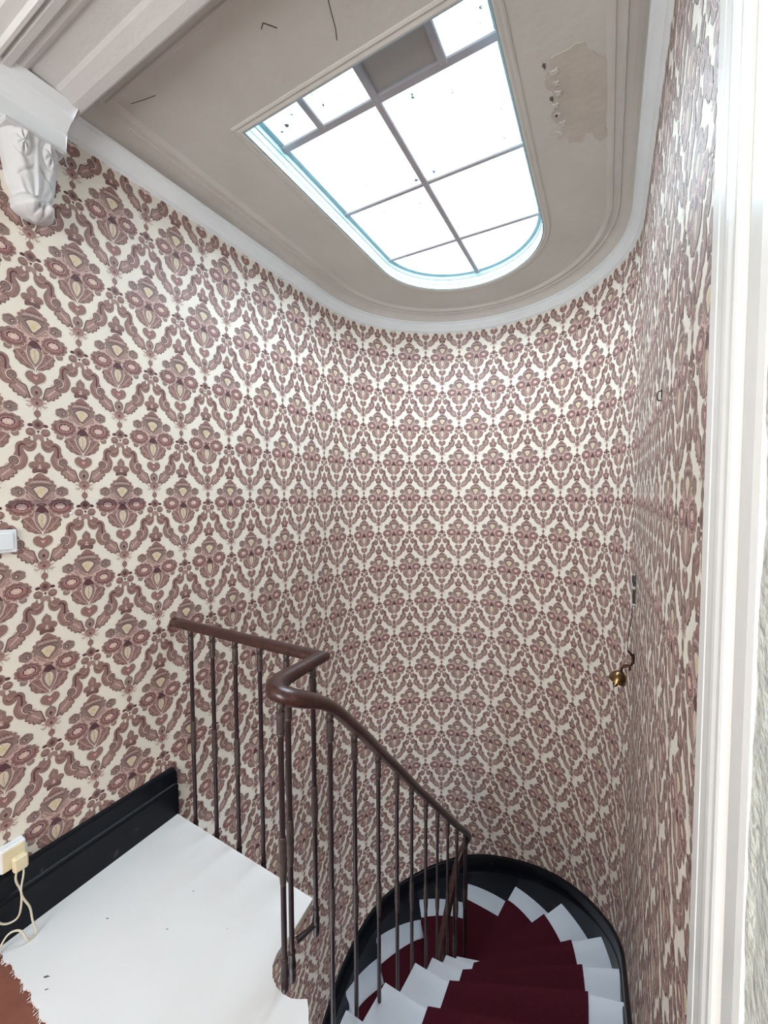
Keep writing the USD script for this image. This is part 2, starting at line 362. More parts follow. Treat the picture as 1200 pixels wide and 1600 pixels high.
# heart below
heart = affinity.translate(sm([(0, -146), (-13, -136), (-27, -121), (-24, -106), (-12, -103), (0, -112), (12, -103), (24, -106), (27, -121), (13, -136)], 36), 0, -3)
put(strokes(0, -122, 24, 19, 9, 26, 1.6), C['mid2']); put(heart.buffer(1.5), C['mid'])
put(sm([(0, -138), (-9, -128), (-12, -120), (-7, -114), (0, -117), (7, -114), (12, -120), (9, -128)], 20), C['rose']); put(sm([(0, -132), (-5, -126), (-7, -120), (0, -121), (7, -120), (5, -126)], 14), C['pale'])
# the chain of small ornaments on the column
put(LineString([(0, -148), (0, -280)]).buffer(2.2, 1), C['grey']); put(strokes(0, -208, 16, 16, 22, 16, 1.5), C['pale']); put(strokes(0, -172, 12, 17, 7, 18, 1.3), C['mid2']); put(ell(0, -172, 17, 20), C['grey']); put(ell(0, -173, 9.5, 12), C['mid2']); put(ell(0, -176, 5, 6.5, 0, 4), C['dark'])
for s in (1, -1):
    put(LineString([(s * 16, -221), (s * 24, -226), (s * 29, -222)]).buffer(1.1, 1), C['mid2']); put(LineString([(s * 15, -208), (s * 24, -211), (s * 28, -206)]).buffer(1.0, 1), C['mid2'])
put(blob(0, -208, 19, 18, 8, 0.06), C['mid2']); put(LineString([(-12, -203), (0, -197), (12, -203)]).buffer(1.2, 2), C['deep']); put(ell(0, -212, 6, 7, 0, 4), C['rose']); put(ell(0, -213, 3.2, 4, 0, 3), C['dark'])
put(blob(0, -249, 10.5, 13, 5, 0.08), C['mid'])
both(ell(22, -290, 8, 5.5, -8, 4), C['dark']); put(blob(0, -287, 17, 18, 8, 0.06), C['mid']); put(ell(0, -287, 10, 11), C['deep']); put(ell(0, -289, 5, 6, 0, 4), C['dark'])
both(ell(21.5, -314, 14, 14), C['mid']); both(LineString([(14, -320), (21, -324), (29, -319)]).buffer(1.3, 2), C['deep']); both(ell(24, -310, 4, 4, 0, 3), C['mid2'])
put(Polygon([(-5, -308), (5, -308), (0, -318)]), C['dark']); put(sm([(-6, -322), (6, -322), (15, -336), (6, -344), (0, -336), (-6, -344), (-15, -336)], 22), C['mid2'])
both(ell(26, -334, 3, 3, 0, 3), C['dark'])
# scrolls running down to the next columns
c1 = sm([(12, -341), (20, -348), (28, -340), (38, -341), (39, -352), (34, -357), (40, -366), (36, -377), (25, -380), (14, -372), (9, -356)], 34)
both(c1.buffer(3), C['mid']); both(LineString([(14, -362), (23, -372), (34, -368)]).buffer(1.4, 2), C['deep']); both(LineString([(17, -353), (24, -362), (32, -361)]).buffer(1.1, 2), C['pale'])
c2 = sm([(36, -368), (38, -358), (46, -352), (56, -356), (62, -370), (63, -388), (67, -400), (62, -404), (64, -420), (70, -440), (60, -444), (48, -438), (40, -424), (37, -406), (42, -392), (48, -380), (47, -370), (42, -367)], 56)
both(c2.buffer(4.5), C['mid']); both(LineString([(40, -361), (48, -357), (56, -366), (57, -382), (56, -398)]).buffer(2.4, 2), C['dark'])
both(LineString([(46, -398), (48, -414), (56, -430)]).buffer(2.0, 2), C['mid2']); both(LineString([(52, -402), (54, -416), (60, -428)]).buffer(1.0, 2), C['pale'])
c3h = ell(71, -416, 14, 15.5)
c3 = sm([(74, -428), (84, -432), (94, -441), (104, -444), (110, -458), (116, -482), (109, -474), (104, -486), (96, -478), (88, -480), (86, -470), (76, -470), (77, -461), (67, -458), (70, -448), (78, -446)], 60)
both(c3h.buffer(2.2), C['light']); both(unary_union([c3h, c3.buffer(4)]), C['deep']); both(c3h.buffer(-3.2), C['grey']); both(LineString([(64, -416), (71, -409), (77, -416), (72, -421)]).buffer(1.3, 2), C['deep'])
both(c3.buffer(0.6), C['mid2']); both(LineString([(82, -446), (92, -456), (104, -468)]).buffer(2.6, 2), C['pale'])
both(LineString([(84, -425), (92, -428), (97, -436)]).buffer(0.9, 1), C['mid2'])
# trefoil between the scrolls
put(blob(0, -408, 15, 19, 5, 0.1), C['mid']); put(Polygon([(-8, -394), (0, -384), (8, -394), (0, -400)]), C['grey']); put(ell(0, -410, 5, 8, 0, 4), C['mid2'])
both(ell(16, -430, 16, 13.5), C['mid']); both(LineString([(8, -436), (16, -438), (24, -433)]).buffer(1.4, 2), C['deep'])
put(sm([(-22, -445), (-11, -440), (0, -441), (11, -440), (22, -445), (19, -458), (0, -454), (-19, -458)], 24), C['deep']); put(ell(0, -431, 5, 4, 0, 3), C['pale']); put(ell(0, -440, 8, 2, 0, 3), C['pink'])

verts, faces, cols, off = [], [], [], 0
above = Polygon()
for poly, col in reversed(layers):
    vis = poly.difference(above) if not above.is_empty else poly
    above = above.union(poly)
    vis = vis.simplify(0.25)
    v, f = tri2d(vis)
    if len(v) == 0: continue
    verts.append(v); faces.append(f + off); cols.append(np.repeat(np.asarray(col)[None], len(v), 0)); off += len(v)
TV, TF, TC = np.vstack(verts) / 1000.0, np.vstack(faces), np.vstack(cols)
print('motif triangles', len(TF))

S_END_LEFT = YC; ARC = math.pi * RAD
def wall_point(s, lift):
    """arc length along the papered walls -> plan point and normal"""
    out = np.zeros((len(s), 2)); nrm = np.zeros((len(s), 2))
    a = s < S_END_LEFT; b = s > S_END_LEFT + ARC; c = ~(a | b)
    out[a] = np.c_[np.full(a.sum(), XL + lift), s[a]]; nrm[a] = (1, 0)
    th = math.pi - (s[c] - S_END_LEFT) / RAD
    out[c] = np.c_[XM + (RAD - lift) * np.cos(th), YC + (RAD - lift) * np.sin(th)]; nrm[c] = np.c_[-np.cos(th), -np.sin(th)]
    out[b] = np.c_[np.full(b.sum(), XR - lift), YC - (s[b] - S_END_LEFT - ARC)]; nrm[b] = (-1, 0)
    return out, nrm

def print_on(parent, s_lo, s_hi, z_lo, z_hi, keep=None):
    vs, fs, ns, cs, o = [], [], [], [], 0
    cnt = 0
    for row in range(-20, 20):
        for col in range(-6, 40):
            s = S0 + (col + 0.5 * (row % 2)) * PA; z = ZP0 + row * PB / 2
            if not (s_lo <= s < s_hi) or z - 0.5 > z_hi or z + 0.13 < z_lo: continue
            P, N = wall_point(s + TV[:, 0], 0.0007); zz = z + TV[:, 1]
            tri_ok = np.ones(len(TF), bool)
            zt = zz[TF]
            tri_ok = (zt.max(1) < z_hi) & (zt.min(1) > z_lo)
            if keep is not None:
                q = P[TF].mean(1); tri_ok &= keep(q[:, 0], q[:, 1], zt.mean(1))
            if not tri_ok.any(): continue
            f = TF[tri_ok]; u, inv = np.unique(f, return_inverse=True)
            f = inv.reshape(-1, 3)
            vs.append(np.c_[P[u], zz[u]]); ns.append(np.c_[N[u], np.zeros(len(u))]); cs.append(TC[u]); fs.append(f + o); o += len(u); cnt += 1
    v, f, n, c = np.vstack(vs), np.vstack(fs), np.vstack(ns), np.vstack(cs)
    e = v[f]; fn = np.cross(e[:, 1] - e[:, 0], e[:, 2] - e[:, 0]); flip = (fn * n[f[:, 0]]).sum(1) < 0
    f[flip] = f[flip][:, ::-1]
    m = UsdGeom.Mesh.Define(stage, numbered(ppath(parent) + '/wallpaper_print'))
    m.CreatePointsAttr(Vt.Vec3fArray.FromNumpy(v.astype(np.float32)))
    m.CreateFaceVertexCountsAttr(Vt.IntArray.FromNumpy(np.full(len(f), 3, np.int32)))
    m.CreateFaceVertexIndicesAttr(Vt.IntArray.FromNumpy(f.astype(np.int32).ravel()))
    m.CreateSubdivisionSchemeAttr('none')
    m.CreateNormalsAttr(Vt.Vec3fArray.FromNumpy(n.astype(np.float32))); m.SetNormalsInterpolation('vertex')
    UsdGeom.PrimvarsAPI(m).CreatePrimvar('print_color', Sdf.ValueTypeNames.Color3fArray, 'vertex').Set(Vt.Vec3fArray.FromNumpy(c.astype(np.float32)))
    UsdShade.MaterialBindingAPI.Apply(m.GetPrim()).Bind(M['print'])
    meta(m, 'printed damask bouquets, hearts and scrolls', kind='stuff')
    print('print', cnt, len(f))
ZTOP = 2.83
print_on(wl, 0.1, S_END_LEFT, -2.9, ZTOP)
print_on(wb, S_END_LEFT, S_END_LEFT + ARC, -2.4, ZTOP)
print_on(wr, S_END_LEFT + ARC, S_END_LEFT + ARC + (YC - 0.75), -1.6, ZTOP)

# ------------------------------------------------------------------ ceiling, cornice, skylight opening
SX0, SX1, SYN = -1.287, -0.327, 1.205
SXM, SR = (SX0 + SX1) / 2, (SX1 - SX0) / 2
sky_end = arc(SXM, YC, SR, 180, 0, 61)
opening = np.vstack([[(SX0, SYN)], sky_end, [(SX1, SYN)]])
room_path = np.vstack([[(XL, 0.73)], inner_arc, [(XR, 0.73)]])        # clockwise seen from above: inside is on the right
ceil_poly = Polygon(np.vstack([[(XL - 0.05, 0.6)], arc(XM, YC, RAD + 0.05, 180, 0, 81), [(XR + 0.05, 0.6)]])).difference(Polygon(opening))
ce = thing('ceiling', 'flat grey plaster ceiling with cracked and peeling paint round the skylight', 'ceiling', kind='structure')
obj('ceiling_plate', extrude(ceil_poly, ZCEIL, ZCEIL + 0.02), M['plaster'], ce)
obj('room_ceiling', cat([bx(XL - 0.12, X_ROOM + 0.1, Y_ROOM - 0.12, 0.55, 3.1, 3.2), bx(XL - 0.1, XR + 0.2, 0.45, 0.85, 3.05, 3.2)]), M['plaster'], ce)
back_path = room_path[::-1]                                             # counter-clockwise: inside on the left
cove = [(0.045, 2.872), (0.052, 2.876), (0.056, 2.888), (0.066, 2.902), (0.082, 2.913), (0.100, 2.918), (0.104, 2.912), (0.110, 2.912), (0.114, 2.919), (0.132, 2.920), (0.136, 2.914), (0.146, 2.913), (0.152, 2.920), (0.156, 2.926), (0.164, 2.932), (0.03, 2.935)]
obj('cove_moulding', plan_sweep(back_path, cove, closed=True, ring=True), M['moulding'], ce, smooth=25)
bead = [(-0.004, 2.936), (-0.004, 2.924), (-0.012, 2.921), (-0.022, 2.925), (-0.030, 2.922), (-0.036, 2.925), (-0.038, 2.936)]
obj('skylight_bead', plan_sweep(opening[::-1], bead, closed=True, ring=True), M['plaster'], ce, smooth=25)

def crack(pts, w=0.0022):
    pts = np.array(pts, float); P = LineString(pts).buffer(w, 2)
    return extrude(P, ZCEIL - 0.0012, ZCEIL + 0.001)
obj('crack', crack([(-0.962, 0.977), (-0.945, 0.968), (-0.932, 0.982), (-0.918, 0.998)], 0.0014), M['crack'], ce, label='dark hooked crack in the plaster')
obj('crack', crack([(-0.73, 1.0), (-0.742, 1.03), (-0.752, 1.06), (-0.760, 1.085), (-0.776, 1.115)], 0.0013), M['crack'], ce, label='dark long crack running towards the skylight')
obj('crack', crack([(-1.56, 0.92), (-1.50, 0.935), (-1.45, 0.945)], 0.0006), M['crack'], ce)
def ragged(pts, n=3, amp=0.008, seed=1):
    r = np.random.default_rng(seed); pts = np.array(pts, float)
    for _ in range(n):
        q = np.empty((2 * len(pts), 2)); q[0::2] = pts
        nx = np.roll(pts, -1, 0); q[1::2] = (pts + nx) / 2 + r.normal(0, amp, (len(pts), 2)); pts = q; amp *= 0.55
    return Polygon(pts).buffer(0)
patch = ragged([(-0.19, 1.50), (-0.215, 1.60), (-0.20, 1.70), (-0.19, 1.78), (-0.17, 1.86), (-0.13, 1.90), (-0.10, 1.87), (-0.06, 1.92), (-0.016, 1.915), (-0.016, 1.75), (-0.03, 1.60), (-0.09, 1.50)], 3, 0.010, 4)
obj('peeled_patch', extrude(patch, ZCEIL - 0.0022, ZCEIL + 0.001), M['plaster_stain'], ce, label='darker peeled patch of damp plaster')
for k in range(7):
    cx, cy = -0.20 + 0.022 * rng.random(), 1.55 + 0.045 * k
    fl = ragged([(cx - 0.01, cy - 0.012), (cx + 0.012, cy - 0.008), (cx + 0.01, cy + 0.012), (cx - 0.008, cy + 0.01)], 2, 0.004, 20 + k)
    obj('paint_flake', extrude(fl, ZCEIL - 0.006, ZCEIL - 0.001), M['plaster'], ce)
for k, (cx, cy) in enumerate([(-0.213, 1.515), (-0.196, 1.725), (-0.205, 1.65)]):
    obj('flaked_hole', extrude(ragged([(cx - 0.005, cy - 0.007), (cx + 0.005, cy - 0.004), (cx + 0.003, cy + 0.008)], 2, 0.002, 40 + k), ZCEIL - 0.0075, ZCEIL), M['crack'], ce, label='dark hole where paint has flaked')

co = [(0.0, 2.800), (0.010, 2.808), (0.016, 2.810), (0.022, 2.822), (0.032, 2.834), (0.041, 2.848), (0.043, 2.860), (0.050, 2.862), (0.052, 2.872), (0.048, 2.878), (0.0, 2.90)]
obj('trim_1', plan_sweep(back_path, co, closed=False, ring=True), M['cornice'], smooth=25,
    label='white cornice moulding curving round the top of the papered walls', category='cornice', kind='structure')

# skylight
w1 = thing('window_1', 'glazed skylight with rounded end and thin glazing bars', 'skylight', kind='structure')
rev = [(0.002, ZCEIL - 0.003), (0.002, 2.955), (0.004, 2.957), (0.004, 2.985), (0.008, 2.987), (0.008, ZGLASS + 0.012), (-0.05, ZGLASS + 0.012), (-0.05, 2.952), (-0.002, 2.951), (-0.002, ZCEIL - 0.003)]
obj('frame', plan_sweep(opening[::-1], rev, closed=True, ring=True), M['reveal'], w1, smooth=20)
edge = [(0.007, ZGLASS - 0.02), (0.026, ZGLASS - 0.016), (0.028, ZGLASS + 0.004), (0.007, ZGLASS + 0.004)]
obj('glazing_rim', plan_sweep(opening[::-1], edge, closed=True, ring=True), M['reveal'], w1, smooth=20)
ys = [1.423, 1.905, 2.404]; yend = YC + SR; xs = [SX0, -1.062, SXM, -0.533, SX1]
def vbar(x, y0, y1, w): return rbox(x - w / 2, x + w / 2, y0, y1, ZGLASS - 0.028, ZGLASS + 0.004, 0.004)
def hbar(y, x0, x1, w): return rbox(x0, x1, y - w / 2, y + w / 2, ZGLASS - 0.024, ZGLASS + 0.003, 0.004)
obj('glazing_bar', vbar(SXM, SYN, yend, 0.030), M['bar'], w1)
for i, y in enumerate(ys):
    half = SR if y < YC else math.sqrt(SR ** 2 - (y - YC) ** 2)
    obj('glazing_bar', hbar(y, SXM - half, SXM + half, 0.036 if i == 0 else 0.024), M['bar'], w1)
for x in (xs[1], xs[3]): obj('glazing_bar', vbar(x, SYN, ys[0], 0.032), M['bar'], w1)
glass_area = Polygon(np.vstack([[(SX0, SYN)], sky_end, [(SX1, SYN)]]))
cells = [(xs[0], xs[1], SYN, ys[0]), (xs[1], xs[2], SYN, ys[0]), (xs[3], xs[4], SYN, ys[0])]
for a, b in ((xs[0], xs[2]), (xs[2], xs[4])):
    for y0, y1 in zip(ys, ys[1:] + [yend + 0.01]): cells.append((a, b, y0, y1))
for a, b, y0, y1 in cells:
    p = glass_area.intersection(sbox(a + 0.002, y0 + 0.002, b - 0.002, y1 - 0.002))
    v, f = tri2d(p)
    obj('pane', (np.c_[v, np.full(len(v), ZGLASS)], f[:, ::-1]), M['pane'], w1)
obj('blank_panel', rbox(xs[2] + 0.012, xs[3] - 0.012, SYN, ys[0] - 0.012, ZGLASS - 0.012, ZGLASS + 0.01), M['blank'], w1, label='opaque grey panel in place of a pane')
sp = []
spots = [(-1.20, 1.36, 0.010, 4), (-1.24, 1.37, 0.008, 5), (-1.15, 1.33, 0.007, 3), (-1.01, 1.36, 0.009, 3), (-1.03, 1.30, 0.006, 2), (-0.69, 1.50, 0.011, 2), (-0.845, 1.89, 0.010, 6), (-0.755, 1.885, 0.009, 7),
         (-1.04, 2.22, 0.005, 2), (-1.1, 2.02, 0.005, 3), (-0.9, 2.05, 0.005, 2), (-1.16, 1.52, 0.004, 3), (-1.22, 1.47, 0.004, 4), (-1.08, 1.80, 0.004, 4), (-0.42, 1.86, 0.004, 4), (-0.40, 1.72, 0.005, 3), (-0.36, 2.33, 0.004, 2),
         (-0.5, 1.28, 0.006, 4), (-0.38, 1.34, 0.007, 4), (-0.55, 1.56, 0.004, 4)]
for k, (x, y, r, n) in enumerate(spots):
    r *= 0.5
    for j in range(n):
        q = ragged([(x + r * rng.normal(0, 1.2) + r * c * .5, y + r * rng.normal(0, 1.2) * 0 + rng.normal(0, r * 1.3) + r * s * .5) for c, s in ((1, 0), (0, 1), (-1, 0), (0, -1))], 1, r * .3, 100 + 10 * k + j)
        if q.is_empty or q.geom_type != 'Polygon': continue
        sp.append(extrude(q, ZGLASS + 0.002, ZGLASS + 0.004))
for k in range(260):
    x, y = rng.uniform(SX0 + .03, SX1 - .03), rng.uniform(SYN, 2.7); r = rng.uniform(0.0008, 0.0024)
    sp.append(extrude(Polygon([(x - r, y), (x, y - r * 1.4), (x + r, y), (x, y + r)]), ZGLASS + 0.002, ZGLASS + 0.003))
obj('leaf_debris', cat(sp), M['debris'], label='scattered dead leaf specks and dirt lying on the skylight glass', category='debris', kind='stuff')

# ------------------------------------------------------------------ beam, corbel, opening jamb
def prism_x(profile, x0, x1):
    rings = [[(x, y, z) for y, z in profile] for x in (x0, x1)]
    v, f = skin(rings, caps=False)
    tv, tf = tri2d(Polygon(profile)); P = np.asarray(profile)
    caps = []
    for x in (x0, x1): caps.append((np.c_[np.full(len(tv), x), tv], tf if x == x1 else tf[:, ::-1]))
    return cat([(v, f)] + caps)
beam = [(0.79, 3.06), (0.79, 2.823), (0.784, 2.820), (0.756, 2.820), (0.744, 2.8225), (0.716, 2.827), (0.704, 2.831), (0.640, 2.834), (0.632, 2.826), (0.622, 2.822), (0.604, 2.822), (0.598, 2.812), (0.580, 2.810),
        (0.574, 2.818), (0.566, 2.806), (0.558, 2.806), (0.552, 2.822), (0.524, 2.826), (0.512, 2.838), (0.500, 2.842), (0.494, 2.87), (0.44, 2.90), (0.42, 2.95), (0.42, 3.14), (0.6, 3.14)]
obj('trim_2', prism_x(beam, XL - 0.02, XR + 0.3), M['beam'], label='moulded plaster beam crossing the ceiling at the upper left', category='beam', kind='structure')
# block on the wall that the beam lands on
ab = [(0.0, 2.690), (0.076, 2.692), (0.080, 2.696), (0.080, 2.752), (0.086, 2.756), (0.088, 2.764), (0.10, 2.772), (0.118, 2.792), (0.124, 2.808), (0.14, 2.815), (0.16, 2.824), (0.0, 2.83)]
rings = []
for y, k in ((0.575, 1), (0.765, 1)): rings.append([(XL - 0.01 + d, y + (0.0 if z < 2.755 else (z - 2.755) * (0.12 if y > .7 else -.35)), z) for d, z in ab])
v, f = skin(rings, caps=True)
obj('trim_3', (v, f), M['cornice'], label='white moulded block under the beam end at the left wall', category='moulding', kind='structure')

# corbel: carved console bracket
def corbel_mesh():
    nu, nv = 84, 120
    zt, zb = 2.690, 2.426
    V = np.linspace(0, 1, nv); Uc = np.linspace(-1, 1, nu)
    dep = PchipInterpolator([0, .06, .12, .35, .6, .72, .78, .86, .94, 1], [.072, .086, .078, .072, .066, .056, .066, .078, .066, .030])(V)
    hw = PchipInterpolator([0, .06, .12, .4, .65, .73, .80, .88, .95, 1], [.070, .077, .075, .069, .056, .046, .054, .054, .042, .018])(V)
    rows = []
    for v, d, w in zip(V, dep, hw):
        row = []
        for u in Uc:
            e = 1 - abs(u) ** 6
            rel = 0.0
            if v < 0.72:                       # acanthus leaf with midrib, ribbed lobes and two rosettes
                t = v / 0.72; a = abs(u)
                rel += 0.008 * math.exp(-(u / 0.09) ** 2) * (0.5 + t)
                lobe = math.cos(16 * (a * 0.75 + 0.6 * t) + 0.6)
                rel += 0.007 * (0.5 + 0.5 * lobe) * math.sin(math.pi * min(1, a)) * (0.4 + 0.6 * abs(math.sin(7.0 * t + 2.2 * a)))
                rel -= 0.006 * math.exp(-((t - 0.50 - 0.35 * a) / 0.035) ** 2) * (a > 0.08)
                for cu, cv, w_ in ((.50, .17, .26), (-.50, .17, .26)):
                    dx, dy = (u - cu) / w_, (v - cv) / (w_ * .52); q = math.hypot(dx, dy); fi = math.atan2(dy, dx)
                    rel += 0.012 * math.exp(-q ** 4) * (0.65 + 0.35 * math.cos(6 * fi)) - 0.004 * math.exp(-((q - 1.15) / .15) ** 2) + 0.005 * math.exp(-(q / .28) ** 2)
            else:                              # shell of rolled petals at the foot
                t = (v - 0.72) / 0.28
                dx, dy = u / 0.9, (t - 0.25) / 0.75; q = math.hypot(dx, dy); fi = math.atan2(dx, dy)
                rel += 0.014 * (0.45 + 0.55 * abs(math.cos(3.5 * fi))) * math.sin(math.pi * min(1, q * 0.9)) - 0.005 * math.exp(-((t - .02) / .06) ** 2)
                for cu, cv, w_ in ((.42, .86, .26), (-.42, .85, .26), (0.0, .80, .2)):
                    q = math.hypot((u - cu) / w_, (v - cv) / (w_ * .34)); rel += 0.012 * math.exp(-q ** 4) - 0.005 * math.exp(-((q - 1.2) / .2) ** 2)
            row.append((XL + max(0.002, d * (0.35 + 0.65 * e) + rel * e), 0.676 + u * w + 0.004 * v, zt + (zb - zt) * v - 0.012 * (u * u) * (v > .9) * (v - .9) * -8))
        row = [(XL - 0.005, row[0][1], row[0][2])] + row + [(XL - 0.005, row[-1][1], row[-1][2])]
        rows.append(row)
    return skin(rows)
corb = thing('corbel', 'white carved scroll bracket on the papered wall under the beam end', 'bracket')
obj('carved_body', corbel_mesh(), M['stucco'], corb, smooth=50)
obj('top_slab', rbox(XL, XL + 0.086, 0.592, 0.752, 2.676, 2.692, 0.003), M['stucco'], corb)

# papered opening's right jamb: white casing, then rough broken plaster edge
jamb = [(0.150, 0.775), (0.1300, 0.7735), (0.1275, 0.766), (0.1275, 0.730), (0.1305, 0.727), (0.1305, 0.723), (0.1275, 0.720), (0.1275, 0.694), (0.1250, 0.680), (0.1235, 0.664), (0.1240, 0.652), (0.1265, 0.645), (0.1265, 0.624), (0.1225, 0.618),
        (0.1220, 0.608), (0.1240, 0.603), (0.1345, 0.596), (0.1350, 0.566), (0.1300, 0.558), (0.1225, 0.553), (0.1210, 0.545), (0.1215, 0.510), (0.1240, 0.498), (0.15, 0.498)]
obj('door_1', extrude(Polygon(jamb), -0.6, 2.83), M['casing'], label='white gloss moulded casing of the opening at the right edge', category='door casing', kind='structure')
zz = np.linspace(-0.6, 2.83, 180); rr = np.random.default_rng(3)
wob = np.convolve(rr.normal(0, 1, 200), np.ones(7) / 7, 'same')[:180] * 0.006
rough = []
for z, o in zip(zz, wob):
    rough.append([(0.1265 + o * .3, 0.5005 + o, z), (0.1275 + o * .6, 0.490 + o * .5, z), (0.128 - o * .4, 0.480, z), (0.1275 + o * .5, 0.46, z), (0.127, 0.42, z), (0.25, 0.42, z), (0.25, 0.5005, z)])
obj('trim_4', skin(rough), M['rough_edge'], label='rough chipped plaster strip beside the white casing at the far right', category='plaster edge', kind='structure')

# ------------------------------------------------------------------ landing, floor
landing_edge = [(-0.926, 1.124), (-0.920, 1.06), (-0.914, 1.0), (-0.918, 0.96), (-0.915, 0.925), (-0.903, 0.893), (-0.880, 0.870), (-0.852, 0.858), (-0.825, 0.854), (-0.794, 0.858), (-0.772, 0.868), (-0.752, 0.880), (-0.732, 0.862), (-0.711, 0.837), (-0.698, 0.80), (-0.695, 0.62), (-0.695, 0.45)]
torn = [(-0.695, 0.47), (-1.10, 0.482), (-1.30, 0.480), (-1.36, 0.484), (-1.40, 0.480), (-1.43, 0.488), (-1.47, 0.486), (-1.50, 0.494), (-1.53, 0.490), (-1.56, 0.497), (-1.60, 0.492), (-1.64, 0.500), (-1.68, 0.492), (-1.72, 0.497), (-1.76, 0.492)]
tr = np.array(torn); tq = []
for a, b in zip(tr[:-1], tr[1:]):
    for t in np.linspace(0, 1, 5)[:-1]: tq.append(a + (b - a) * t + (0, rng.normal(0, 0.0022)))
tq.append(tr[-1])
sheet_poly = Polygon([(XL, 1.136)] + landing_edge[:-1] + [tuple(p) for p in tq]).buffer(0)
fl = thing('floor', 'red brown floor of the landing and the room behind', 'floor', kind='structure')
obj('landing_slab', extrude(Polygon([(XL, 1.10), (-1.02, 1.09), (-1.02, 0.76), (-0.76, 0.74), (-0.74, 0.45), (XL, 0.45)]), -0.15, -0.03), M['string'], fl)
obj('room_floor', cat([bx(XL, X_ROOM, Y_ROOM, 0.44, -0.15, -0.012), extrude(Polygon([(XL, 0.44), (-0.70, 0.44), (-0.70, 0.52), (XL, 0.52)]), -0.03, -0.012)]), M['terracotta'], fl)
obj('lower_floor', bx(XL - 0.1, XR + 0.1, 0.0, YC + RAD + 0.1, Z_LOW - 0.1, Z_LOW), M['terracotta'], fl)
sh = thing('floor_sheet', 'large white floor sheet covering the stair landing, torn along its near edge', 'floor covering')
obj('sheet', extrude(sheet_poly, -0.011, 0.0), M['sheet'], sh)
obj('edge_board', extrude(Polygon([(XL, 1.132)] + [(x - 0.004, y - 0.004) for x, y in landing_edge[:-1]] + [(-0.74, 0.55), (-0.79, 0.80), (-0.99, 0.80), (-0.99, 1.05), (XL, 1.05)]).buffer(0), -0.032, -0.0105), M['ivory'], sh, label='yellowed board edge under the white sheet')
for k, (x, y, L, a) in enumerate([(-1.50, .535, .022, .5), (-1.46, .52, .012, .8), (-1.52, .72, .012, .2), (-1.16, .585, .014, .9), (-1.30, .80, .010, .4), (-1.05, .62, .008, .7), (-1.34, .93, .008, .3), (-1.12, .90, .006, 1.2)]):
    q = affinity.translate(affinity.rotate(ragged([(-L / 2, 0), (0, -L * .16), (L / 2, .001), (0, L * .14)], 2, L * .05, 300 + k), math.degrees(a), origin=(0, 0)), x, y)
    obj('scuff', extrude(q, -0.0005, 0.0004), M['debris'], sh)
fib = []
for k in range(70):
    t = rng.integers(0, len(tq)); p = np.array(tq[t]); a = rng.normal(-1.57, 0.5); L = rng.uniform(0.003, 0.012)
    fib.append(tube([(p[0], p[1] + .003, -0.004), (p[0] + L * math.cos(a) * .5, p[1] + L * math.sin(a) * .5, -0.005), (p[0] + L * math.cos(a), p[1] + L * math.sin(a), -0.008)], 0.0008, 4))
obj('torn_fringe', cat(fib), M['sheet'], sh, kind='stuff')

# ------------------------------------------------------------------ skirting on the landing
bb = [(0.0, 0.0), (0.024, 0.0), (0.024, 0.130), (0.021, 0.136), (0.021, 0.140), (0.026, 0.144), (0.026, 0.149), (0.019, 0.153), (0.017, 0.200), (0.017, 0.214), (0.012, 0.222), (0.0, 0.226)]
ends = []
rows = []
for y, sc in [(0.30, 1), (1.118, 1), (1.132, 0.985), (1.140, 0.94), (1.143, 0.88)]: rows.append([(XL + d, y, -0.01 + (z + .01) * sc) for d, z in bb])
v, f = skin(rows)
obj('baseboard_left', (v, f), M['black'], smooth=25, label='black painted skirting board with a raised bead along the landing wall', category='skirting board', kind='structure')

# ------------------------------------------------------------------ staircase
RISE = 0.18
I_ = np.array([(-.69, .45), (-.70, .72), (-.80, .985), (-.864, 1.243), (-.84, 1.519), (-.813, 1.789), (-.802, 1.991), (-.79, 2.182), (-.779, 2.35), (-.760, 2.50), (-.87, 2.62), (-.935, 2.48), (-.955, 2.21), (-.955, 1.98), (-.955, 1.74), (-.955, 1.50), (-.955, 1.26)])
CI = np.array([(-.633, .45), (-.633, .72), (-.633, .985), (-.633, 1.245), (-.635, 1.52), (-.632, 1.788), (-.634, 2.004), (-.632, 2.209), (-.636, 2.396), (-.705, 2.505), (-.872, 2.635), (-1.06, 2.615), (-1.10, 2.23), (-1.10, 2.02), (-1.10, 1.77), (-1.10, 1.52), (-1.10, 1.28)])
CO = np.array([(-.02, .45), (-.02, .80), (-.02, 1.12), (-.02, 1.43), (-.022, 1.75), (-.034, 2.064), (-.069, 2.339), (-.139, 2.616), (-.324, 2.877), (-.608, 3.038), (-.930, 3.060), (-1.262, 2.905), (-1.465, 2.59), (-1.555, 2.35), (-1.56, 2.06), (-1.56, 1.80), (-1.56, 1.54)])
O_ = np.array([(.12, .45), (.12, .82), (.12, 1.15), (.12, 1.48), (.12, 1.80), (.12, 2.112), (.121, 2.432), (.031, 2.745), (-.228, 3.03), (-.575, 3.188), (-.969, 3.204), (-1.344, 3.039), (-1.594, 2.737), (-1.690, 2.43), (-1.715, 2.12), (-1.715, 1.85), (-1.715, 1.6)])
kk = np.arange(17)
fI, fCI, fCO = (PchipInterpolator(kk, a) for a in (I_, CI, CO))
